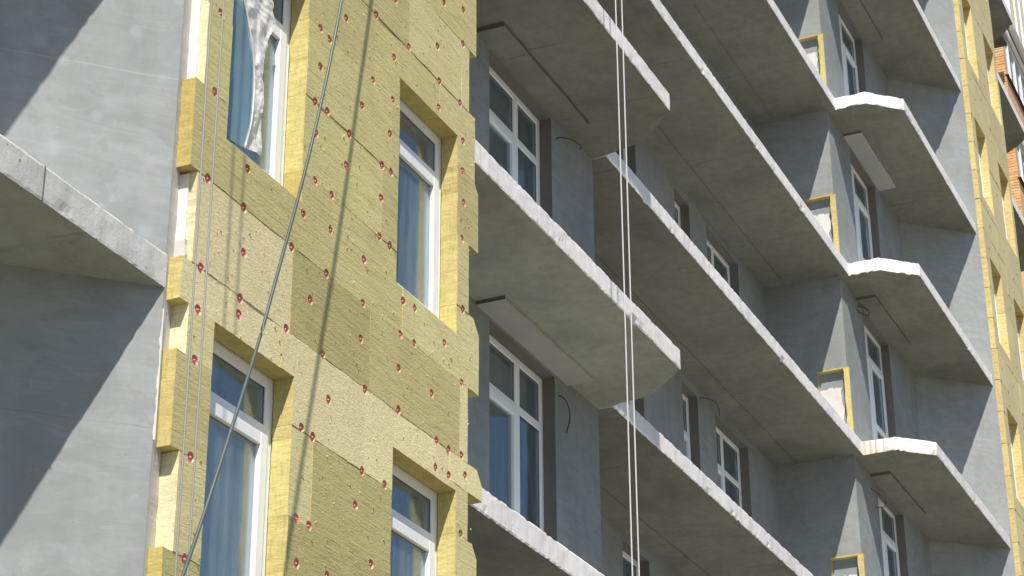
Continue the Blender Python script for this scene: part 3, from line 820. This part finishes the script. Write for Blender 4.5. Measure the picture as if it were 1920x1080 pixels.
dish, pin = anchor_meshes(.0335)
for (x, z) in ANCH:
    y = YF + .0135 + R.uniform(-.002, .003)
    o = part('insulation_anchor', dish, None, BLD, (x, y, z))
    o.rotation_euler = (R.uniform(-.12, .12), R.uniform(0, 6), R.uniform(-.12, .12))
    part('pin', pin, None, o, (x, y, z))

# backing behind the near bay's boards: white foam strip on the side, mortar smears, wall colour
def ragged_strip(name, pts_l, pts_r, plane, mats, thick, seed):
    """upright ragged sheet: left and right outlines sampled in z. plane(u,z)->Vector, thick along plane normal"""
    pass
def side_strip(z0, z1, y0, y1, x, mats, seed, name='foam_strip', rag=.004):
    rr = random.Random(seed); n = max(3, int((z1 - z0) / .03)); mb = MB()
    zs = [z0 + (z1 - z0) * i / n for i in range(n + 1)]
    l = [y1 + rr.uniform(-rag, rag) for _ in zs]; r_ = [y0 + rr.uniform(-rag * .4, rag * .4) for _ in zs]
    for i in range(n):
        mb.add([(x, r_[i], zs[i]), (x, l[i], zs[i]), (x, l[i+1], zs[i+1]), (x, r_[i+1], zs[i+1])], [(0, 1, 2, 3)])
        mb.add([(x, r_[i], zs[i]), (x + .03, r_[i], zs[i]), (x + .03, r_[i+1], zs[i+1]), (x, r_[i+1], zs[i+1])], [(0, 1, 2, 3)])
        mb.add([(x, l[i], zs[i]), (x + .03, l[i], zs[i]), (x + .03, l[i+1], zs[i+1]), (x, l[i+1], zs[i+1])], [(3, 2, 1, 0)])
    mb.add([(x, y0, z0), (x + .03, y0, z0), (x + .03, y1, z0), (x, y1, z0)], [(0, 1, 2, 3)])
    return part(name, mb.mesh(name), mats, BLD)
for (a, b) in ((5.67, 6.26), (6.90, 8.09), (8.70, 9.27)):
    side_strip(a, b, 6.615, 6.745, 9.742, [M_FOAM], int(a * 10))
mbf = MB(); n_ = 260
for i in range(n_):
    z0_, z1_ = 2 + 10 * i / n_, 2 + 10 * (i + 1) / n_
    j0 = .006 * mnoise.noise(Vector((0, z0_ * 9, 0))); j1 = .006 * mnoise.noise(Vector((0, z1_ * 9, 0)))
    mbf.add([(9.5905, 6.638, z0_), (9.7555, 6.684 + j0, z0_), (9.7555, 6.684 + j1, z1_), (9.5905, 6.638, z1_)], [(0, 1, 2, 3)])
    mbf.add([(9.7555, 6.684 + j0, z0_), (9.7555, 6.80, z0_), (9.7555, 6.80, z1_), (9.7555, 6.684 + j1, z1_)], [(0, 1, 2, 3)])
part('seam_filler', mbf.mesh('seam_filler'), [M_MORT], BLD)
side_strip(-1.5, 11.8, 6.703, 6.80, 9.748, [M_PLA], 44, 'seam_filler', .003)
side_strip(5.66, 5.80, 6.60, 6.73, 9.731, [M_MORT], 5, 'mortar_patch', .014)
# white mortar squeezed out along the seam between grey render and boards
def seam_mortar(z0, z1, seed, w=.03, m=None):
    rr = random.Random(seed); n = int((z1 - z0) / .025); mb = MB()
    zs = [z0 + (z1 - z0) * i / n for i in range(n + 1)]
    L_ = []; 
    for z in zs:
        k = max(.003, w * .45 * (.4 + 1.2 * mnoise.noise(Vector((seed, z * 7, 0))) + .5 * mnoise.noise(Vector((seed, z * 21, 3)))))
        L_.append(k)
    d = Vector((.7071, -.7071, 0)); n_ = Vector((-.7071, -.7071, 0)); e = Vector((9.597, 6.633, 0))
    for i in range(n):
        p = [e - d * L_[i] + n_ * .003, e + d * .006 + n_ * .004, e + d * .006 + n_ * .004, e - d * L_[i+1] + n_ * .003]
        zz = [zs[i], zs[i], zs[i+1], zs[i+1]]
        mb.add([v + Vector((0, 0, q)) for v, q in zip(p, zz)], [(0, 1, 2, 3)])
    o = part('seam_mortar', mb.mesh('seam_mortar'), m or [M_MORT], BLD)
    so_ = o.modifiers.new('s', 'SOLIDIFY'); so_.thickness = .008; so_.offset = 0
seam_mortar(4.45, 5.28, 3, .035); 

# loose wool tufts and crumbs clinging to the boards
def tufts():
    rr = random.Random(5); mb = MB()
    for i in range(900):
        x = rr.uniform(9.8, 13.7); z = rr.uniform(3.3, 9.6)
        if any(a - .01 < x < b + .01 and e < z < f for a, b, e, f in WINS): continue
        s = rr.uniform(.004, .014); a = rr.uniform(0, 3.14); c, sn = math.cos(a), math.sin(a)
        y = YF - .006
        mb.add([(x - s * c, y + .008, z - s * sn), (x + s * c, y + .006, z + s * sn), (x - s * .4 * sn, y - rr.uniform(.002, .008), z + s * .4 * c), (x + s * .4 * sn, y + .008, z - s * .3 * c)], [(0, 1, 2), (0, 3, 1), (0, 2, 3), (1, 3, 2)])
    for zz in (3.82, 4.43, 5.04, 5.65, 6.27, 6.89, 7.49, 8.10, 8.69, 9.28):   # crumbs along the joints
        for i in range(26):
            x = rr.uniform(9.8, 13.6); z = zz + rr.uniform(-.012, .012); s = rr.uniform(.004, .011)
            if any(a - .01 < x < b + .01 and e < z < f for a, b, e, f in WINS): continue
            mb.add([(x - s, YF + .004, z), (x + s, YF + .004, z + s * .5), (x, YF - .008, z + s), (x, YF + .004, z - s)], [(0, 1, 2), (0, 3, 1), (0, 2, 3), (1, 3, 2)])
    o = part('wool_tufts', mb.mesh('wool_tufts'), [M_MID], BLD); o['kind'] = 'stuff'
tufts()

# ------------------------------------------------------------------ far bay boards
M_FAR = wool('far_bay_straw_wool', (0.60, 0.565, 0.34), 0.3)
M_FARE = wool('far_bay_yellow_edges', (0.62, 0.53, 0.25), 0.3, edge=True)
WIN2 = [(a, b, LEV[k] + 1.22, LEV[k] + 2.95) for k in range(2, 9) for a, b in B2W]
YF2 = 6.67
anch2 = []
row = 0; z = 9.9
while z < 25.5:
    off = (row % 2) * .6
    xs = [35.80]
    xx = 36.4 + off
    while xx < 39.0: xs.append(xx); xx += 1.2
    xs.append(39.22)
    for i in range(len(xs) - 1):
        board(xs[i], xs[i+1], z, z + .61, YF2, .15, [M_FAR, M_FARE], WIN2, [], 500 + row * 7 + i, rag=.004, step=.12, gap=.002)
        for (ax, az) in ((xs[i] + .04, z + .01), ((xs[i] + xs[i+1]) / 2, z + .31)):
            if not any(a - .05 < ax < b + .05 and e - .05 < az < f + .05 for a, b, e, f in WIN2): anch2.append((ax + R.uniform(-.05, .05), az))
    z += .61; row += 1
# side face of the far bay, smeared over onto the render
def side2():
    rr = random.Random(3); z = 9.9
    while z < 25.5:
        x = 35.785 - rr.uniform(0, .012)
        mb = MB(); n = 8
        zs = [z + .005 + .6 * i / n for i in range(n + 1)]
        l = [6.905 + rr.uniform(-.01, .012) for _ in zs]
        for i in range(n):
            mb.add([(x, 6.675, zs[i]), (x, l[i], zs[i]), (x, l[i+1], zs[i+1]), (x, 6.675, zs[i+1])], [(0, 1, 2, 3)])
            mb.add([(x, l[i], zs[i]), (x + .05, l[i], zs[i]), (x + .05, l[i+1], zs[i+1]), (x, l[i+1], zs[i+1])], [(0, 1, 2, 3)])
        mb.add([(x, 6.675, z), (x + .05, 6.675, z), (x + .05, 6.9, z), (x, 6.9, z)], [(0, 1, 2, 3)])
        part('insulation_board', mb.mesh('insulation_board'), [M_FARE], BLD)
        z += .61
side2()
def far_anchor():
    vs = [(0, 0, 0)] + [(.022 * math.cos(t * math.pi / 4), 0, .022 * math.sin(t * math.pi / 4)) for t in range(8)] + [(0, -.006, 0)]
    vs = vs[1:]; n = 8
    me = mesh('insulation_anchor', vs, [(k, (k + 1) % n, n) for k in range(n)]); me.materials.append(simple('anchor_recess_shade', (0.16, 0.12, 0.08), .7))  # dark brown stands in for the shade inside each anchor recess
    return me
fa = far_anchor()
for (x, z) in anch2[:200]:
    part('insulation_anchor', fa, None, BLD, (x, YF2 - .005, z))

# plaster drips hanging where the soffits meet the walls of the chamfered balconies
def drips():
    rr = random.Random(9); mb = MB()
    for k in range(3, 8):
        for i in range(5):
            t_ = rr.uniform(.04, .9); x = 34.12 + 1.0 * t_ - .012; y = 7.84 - 1.09 * t_ - .012
            if k in (4, 7) and i > 3: continue
            s_ = rr.uniform(.008, .015); h = rr.uniform(.02, .06); z = LEV[k]
            mb.add([(x - s_, y, z + .01), (x, y - s_, z + .01), (x + s_, y, z + .01), (x, y + s_, z + .01), (x, y, z - h)], [(0, 1, 4), (1, 2, 4), (2, 3, 4), (3, 0, 4), (3, 2, 1, 0)])
        for i in range(2):
            y = rr.uniform(7.9, 8.9); x = NX - .01; s_ = rr.uniform(.01, .02); z = LEV[k]
            mb.add([(x - s_, y, z + .01), (x, y - s_, z + .01), (x + s_, y, z + .01), (x, y + s_, z + .01), (x, y, z - rr.uniform(.02, .06))], [(0, 1, 4), (1, 2, 4), (2, 3, 4), (3, 0, 4), (3, 2, 1, 0)])
    o = part('plaster_drips', mb.mesh('plaster_drips'), [M_STRIP], BLD); o['kind'] = 'stuff'
drips()

# ------------------------------------------------------------------ loose wires sticking out of the render
def wire(pts, label, r=.006):
    o = bpy.data.objects.new('loose_wire', tube(catmull(pts, 6), r, 6, 'loose_wire')); o.data.materials.append(M_BLACK); C.objects.link(o)
    return tag(o, label, 'wire', 'loose wires hanging from the balcony walls')
wire([(18.33, 7.84, 8.18), (18.37, 7.80, 8.175), (18.46, 7.78, 8.12), (18.51, 7.78, 7.99), (18.46, 7.80, 7.82)], 'curved black wire hanging on the lower grey wall right of the big blue window')
wire([(18.36, 7.84, 11.15), (18.42, 7.79, 11.19), (18.59, 7.74, 11.24), (18.84, 7.73, 11.28), (18.92, 7.78, 11.30)], 'short black wire curling out right of the topmost four-pane window')
wire([(26.2, 9.06, 11.28), (26.3, 9.0, 11.31), (26.5, 8.95, 11.33), (26.72, 8.95, 11.31), (26.90, 9.0, 11.25)], 'black wire sticking out between two windows in the long recess')
wire([(30.46, 7.84, 11.16), (30.75, 7.80, 11.17), (31.05, 7.76, 11.13), (31.02, 7.77, 11.02), (30.60, 7.80, 10.88)], 'black wire loop by the lowest window of the stack with chamfered balconies')
wire([(30.50, 7.84, 14.24), (30.80, 7.80, 14.35), (31.02, 7.76, 14.35), (30.95, 7.77, 14.25), (30.62, 7.80, 14.18), (30.50, 7.84, 14.20)], 'black wire loop under the ceiling beside the chamfered nose corner', .007)

# ------------------------------------------------------------------ ropes and cable
def rope(name, pts, r, mat, label, cat, group=None, n=8):
    o = bpy.data.objects.new(name, tube(pts, r, n, name)); o.data.materials.append(mat); C.objects.link(o)
    return tag(o, label, cat, group)
rope('steel_rope', [(8.775 + .008 * math.sin(i * .6), 5.88, 34 - i * .9) for i in range(40)], .0058, M_STEEL, 'twisted steel rope before the near insulated bay, left one of the pair', 'rope', 'twisted steel ropes before the near bay')
rope('steel_rope', [(8.899 + .006 * math.sin(i * .5 + 1), 5.88, 34 - i * .9) for i in range(40)], .0058, M_STEEL, 'twisted steel rope before the near insulated bay, right one of the pair', 'rope', 'twisted steel ropes before the near bay')
rope('white_rope', [(15.703 + .006 * math.sin(i * .5), 6.07, 34 - i * .9) for i in range(40)], .0066, M_WROPE, 'thin white rope hanging before the grey balconies, left one of the pair', 'rope', 'white ropes before the grey balconies')
rope('white_rope', [(15.860 + .006 * math.sin(i * .5 + 2), 6.07, 34 - i * .9) for i in range(40)], .0066, M_WROPE, 'thin white rope hanging before the grey balconies, right one of the pair', 'rope', 'white ropes before the grey balconies')
cab = [(11.9, 6.25, 13.2), (11.3, 6.21, 10.4), (10.78, 6.17, 8.01), (10.37, 6.12, 6.66), (9.81, 6.01, 5.38), (9.6, 5.97, 4.92), (9.24, 5.89, 4.25), (8.83, 5.82, 3.45), (8.3, 5.7, 2.6), (7.6, 5.5, 1.5)]
rope('hanging_cable', catmull(cab, 10), .0105, M_CABLE, 'thick dark cable slung diagonally across the yellow insulated bay', 'cable')

# ------------------------------------------------------------------ torn plastic film on the upper left window
def film():
    Lp = [(10.225,8.10),(10.234,7.893),(10.261,7.824),(10.345,7.663),(10.409,7.491),(10.446,7.235),(10.434,6.986),(10.375,6.756)]
    Rp = [(10.56,8.20),(10.64,8.04),(10.70,7.90),(10.62,7.70),(10.57,7.486),(10.585,7.359),(10.60,7.086),(10.64,6.84)]
    n = 70; m = 12; vs = []; fs = []
    def samp(P, t):
        a = t * (len(P) - 1); i = min(int(a), len(P) - 2); f = a - i
        return P[i][0] + (P[i+1][0] - P[i][0]) * f, P[i][1] + (P[i+1][1] - P[i][1]) * f
    for i in range(n + 1):
        t = i / n; a = samp(Lp, t); b = samp(Rp, t)
        for j in range(m + 1):
            s = j / m
            x = a[0] + (b[0] - a[0]) * s; z = a[1] + (b[1] - a[1]) * s
            q = Vector((x * 9, z * 7, 1))
            y = 6.635 + .03 * mnoise.noise(q * .7) + .030 * abs(mnoise.noise(Vector((x * 7 + z * 4, z * 4 - x * 6, 2)))) + .006 * mnoise.noise(q * 4) - .012 * (1 - s)
            if j == m: x += .012 * mnoise.noise(Vector((z * 14, 0, 0)))
            vs.append((x, y, z))
    for i in range(n):
        for j in range(m): k = i * (m + 1) + j; fs.append((k, k + 1, k + m + 2, k + m + 1))
    t = NT('crumpled_clear_plastic')
    df = t.n('ShaderNodeBsdfPrincipled'); df.inputs['Base Color'].default_value = (0.86, 0.88, 0.88, 1); df.inputs['Roughness'].default_value = 0.3
    df.inputs['Specular IOR Level'].default_value = 0.9
    nb = t.bump(t.noise(t.map((1.6, 1.6, .6), (0, .4, 0)), 7, 2, 0.5, 0.6), 0.4, 0.02); t.l(nb, df.inputs['Normal'])
    tr = t.n('ShaderNodeBsdfTransparent')
    mx = t.n('ShaderNodeMixShader'); t.l(t.ramp(t.noise(t.pos, 16, 4, 0.6, 1.2), [(0.35, 0.85), (0.65, 0.98)]), mx.inputs[0])
    t.l(tr.outputs[0], mx.inputs[1]); t.l(df.outputs[0], mx.inputs[2]); t.l(mx.outputs[0], t.out.inputs['Surface'])
    root = thing('plastic_film', 'torn crumpled clear plastic film hanging down the upper left window', 'plastic film', (10.4, 6.64, 8.1))
    part('film_strip', mesh('film_strip', vs, fs, None, False), [t.m], root)
    # still taut sheet between jamb and torn edge
    vs = []; fs = []; n = 24; m = 8
    for i in range(n + 1):
        a = samp(Lp, i / n)
        for j in range(m + 1):
            s = j / m; x = 10.055 + (a[0] - 10.055) * s
            vs.append((x, 6.672 - .045 * s ** 1.5 + .003 * mnoise.noise(Vector((x * 20, a[1] * 3, 0))), a[1]))
    for i in range(n):
        for j in range(m): k = i * (m + 1) + j; fs.append((k, k + 1, k + m + 2, k + m + 1))
    t = NT('taut_clear_plastic')
    gl = t.n('ShaderNodeBsdfGlossy'); gl.inputs['Roughness'].default_value = .12; gl.inputs['Color'].default_value = (.8, .92, 1, 1)
    df = t.n('ShaderNodeBsdfDiffuse'); df.inputs['Color'].default_value = (.40, .66, .78, 1)
    tr = t.n('ShaderNodeBsdfTransparent'); tr.inputs['Color'].default_value = (.75, .9, .97, 1)
    a_ = t.n('ShaderNodeMixShader'); a_.inputs[0].default_value = .6; t.l(gl.outputs[0], a_.inputs[1]); t.l(df.outputs[0], a_.inputs[2])
    b_ = t.n('ShaderNodeMixShader'); b_.inputs[0].default_value = .45; t.l(tr.outputs[0], b_.inputs[1]); t.l(a_.outputs[0], b_.inputs[2])
    t.l(b_.outputs[0], t.out.inputs['Surface'])
    part('film_sheet', mesh('film_sheet', vs, fs, None, True), [t.m], root)
    P = [(p[0], 6.622, p[1]) for p in Lp]
    part('film_hem', tube(catmull(P, 6), .007, 6, 'film_hem'), [M_FOAM], root)
film()

# ================================================================== BRICK BUILDING beyond
def brick_building():
    root = thing('brick_building', 'orange brick building with white window bands beyond the far insulated bay', 'building', (54, 10, -1.6))
    M_BM = simple('orange_brick_mortar', (0.52, 0.36, 0.24), .9, .1, 0, .15, 6)
    M_BR = NT('orange_facing_brick')
    oi = M_BR.n('ShaderNodeObjectInfo')
    c = M_BR.ramp(oi.outputs['Random'], [(0.0, (0.62, 0.36, 0.16)), (0.5, (0.74, 0.46, 0.24)), (1.0, (0.80, 0.52, 0.30))])
    M_BR.bsdf(c, .9, M_BR.bump(M_BR.noise(M_BR.pos, 30, 4), .3, .01), .1)
    t = NT('salmon_brick_spandrel')
    bt = t.n('ShaderNodeTexBrick'); t.l(t.map((1, 1, 1), (math.pi / 2, 0, 0)), bt.inputs['Vector'])
    bt.inputs['Scale'].default_value = 4.2; bt.inputs['Color1'].default_value = (.62, .38, .24, 1); bt.inputs['Color2'].default_value = (.68, .44, .29, 1); bt.inputs['Mortar'].default_value = (.6, .46, .34, 1)
    t.bsdf(bt.outputs[0], .9, None, .1)
    M_SPD = t.m
    X0, Y0 = 48.5, 8.03
    win = []
    for k in range(7, 12): win.append((.10, 9.0, LEV[0] + 3 * k + 1.30 - 13 * 0 + 6.6 - 0, LEV[0] + 3 * k + 2.75 + 6.6))
    win = [(a, b, z0, z1) for a, b, z0, z1 in [(.12, 9, 19.35, 20.75), (.12, 9, 22.35, 23.75), (.12, 9, 25.38, 26.85), (.12, 9, 28.38, 29.95), (.12, .9, 31.4, 32.9)]]
    wall('wall', (X0, Y0), (1, 0), 10, -1.6, 40, .3, win, [M_SPD, M_SPD, M_SPD], parent=root)
    mb = MB(); mb.box((X0 + .012, Y0 + .002, -1.6), (X0 + .3, 12, 40)); part('wall', mb.mesh('wall'), [M_BM], root)
    mb = MB(); mb.box((X0 + .4, Y0 + 1.6, 15), (X0 + 10, Y0 + 1.8, 40)); part('interior_wall', mb.mesh('interior_wall'), [M_ROOM], root)
    # facing bricks of the end wall, laid in courses where they can be seen
    b = MB(); b.bevbox((0, 0, 0), (.05, .25, .065), .004); bme = b.mesh('brick'); bme.materials.append(M_BR.m)
    b = MB(); b.bevbox((0, 0, 0), (.05, .12, .065), .004); hme = b.mesh('brick'); hme.materials.append(M_BR.m)
    zc = 23.0; r = 0; cnt = 0
    while zc < 31 and cnt < 290:
        y = Y0 - .003
        if r % 2: part('brick', hme, None, root, (X0 + R.uniform(-.012, -.004), y, zc)); y += .13; cnt += 1
        for _ in range(2): part('brick', bme, None, root, (X0 + R.uniform(-.012, -.004), y, zc)); y += .26; cnt += 1
        zc += .077; r += 1
    for (a, b_, z0, z1) in win:
        mb = MB(); W = 4.6
        mb.box((X0 + a, Y0 + .03, z0), (X0 + a + W, Y0 + .1, z0 + .09)); mb.box((X0 + a, Y0 + .03, z1 - .09), (X0 + a + W, Y0 + .1, z1))
        for i in range(7):
            xx = X0 + a + i * .75; mb.box((xx, Y0 + .02, z0 + .09), (xx + .10, Y0 + .1, z1 - .09))
        wn_ = part('window', mb.mesh('window'), [M_PVC], root)
        for i in range(6):
            g = MB(); g.box((X0 + a + i * .75 + .10, Y0 + .06, z0 + .09), (X0 + a + (i + 1) * .75, Y0 + .066, z1 - .09)); part('pane', g.mesh('pane'), [M_GLASS2], wn_)
        mb = MB(); mb.box((X0 - .02, Y0 - .07, z0 - .05), (X0 + 9, Y0 + .02, z0 - .02)); part('window_sill', mb.mesh('window_sill'), [M_BLACK], root)
        mb = MB(); mb.box((X0 - .01, Y0 - .05, z1 + .0), (X0 + 9, Y0 - .005, z1 + .16)); part('lintel', mb.mesh('lintel'), [M_PVC], root)
    # glazed oriel with cream blinds higher up
    mb = MB(); mb.box((49.3, 7.84, 30.30), (56, 8.0, 30.38)); part('oriel_floor', mb.mesh('oriel_floor'), [M_PVC], root)
    M_CR = simple('cream_blind', (0.74, 0.70, 0.52), .8, .2)
    mb = MB(); mb.box((49.42, 7.90, 30.38), (55.9, 7.98, 33.6)); part('oriel_blind', mb.mesh('oriel_blind'), [M_CR], root)
    mb = MB()
    mb.box((49.34, 7.86, 30.38), (49.42, 7.98, 33.65))
    for i in range(9): mb.box((49.42 + i * .8, 7.86, 30.38), (49.50 + i * .8, 7.90, 33.65))
    part('oriel_frame', mb.mesh('oriel_frame'), [M_PVC], root)
brick_building()
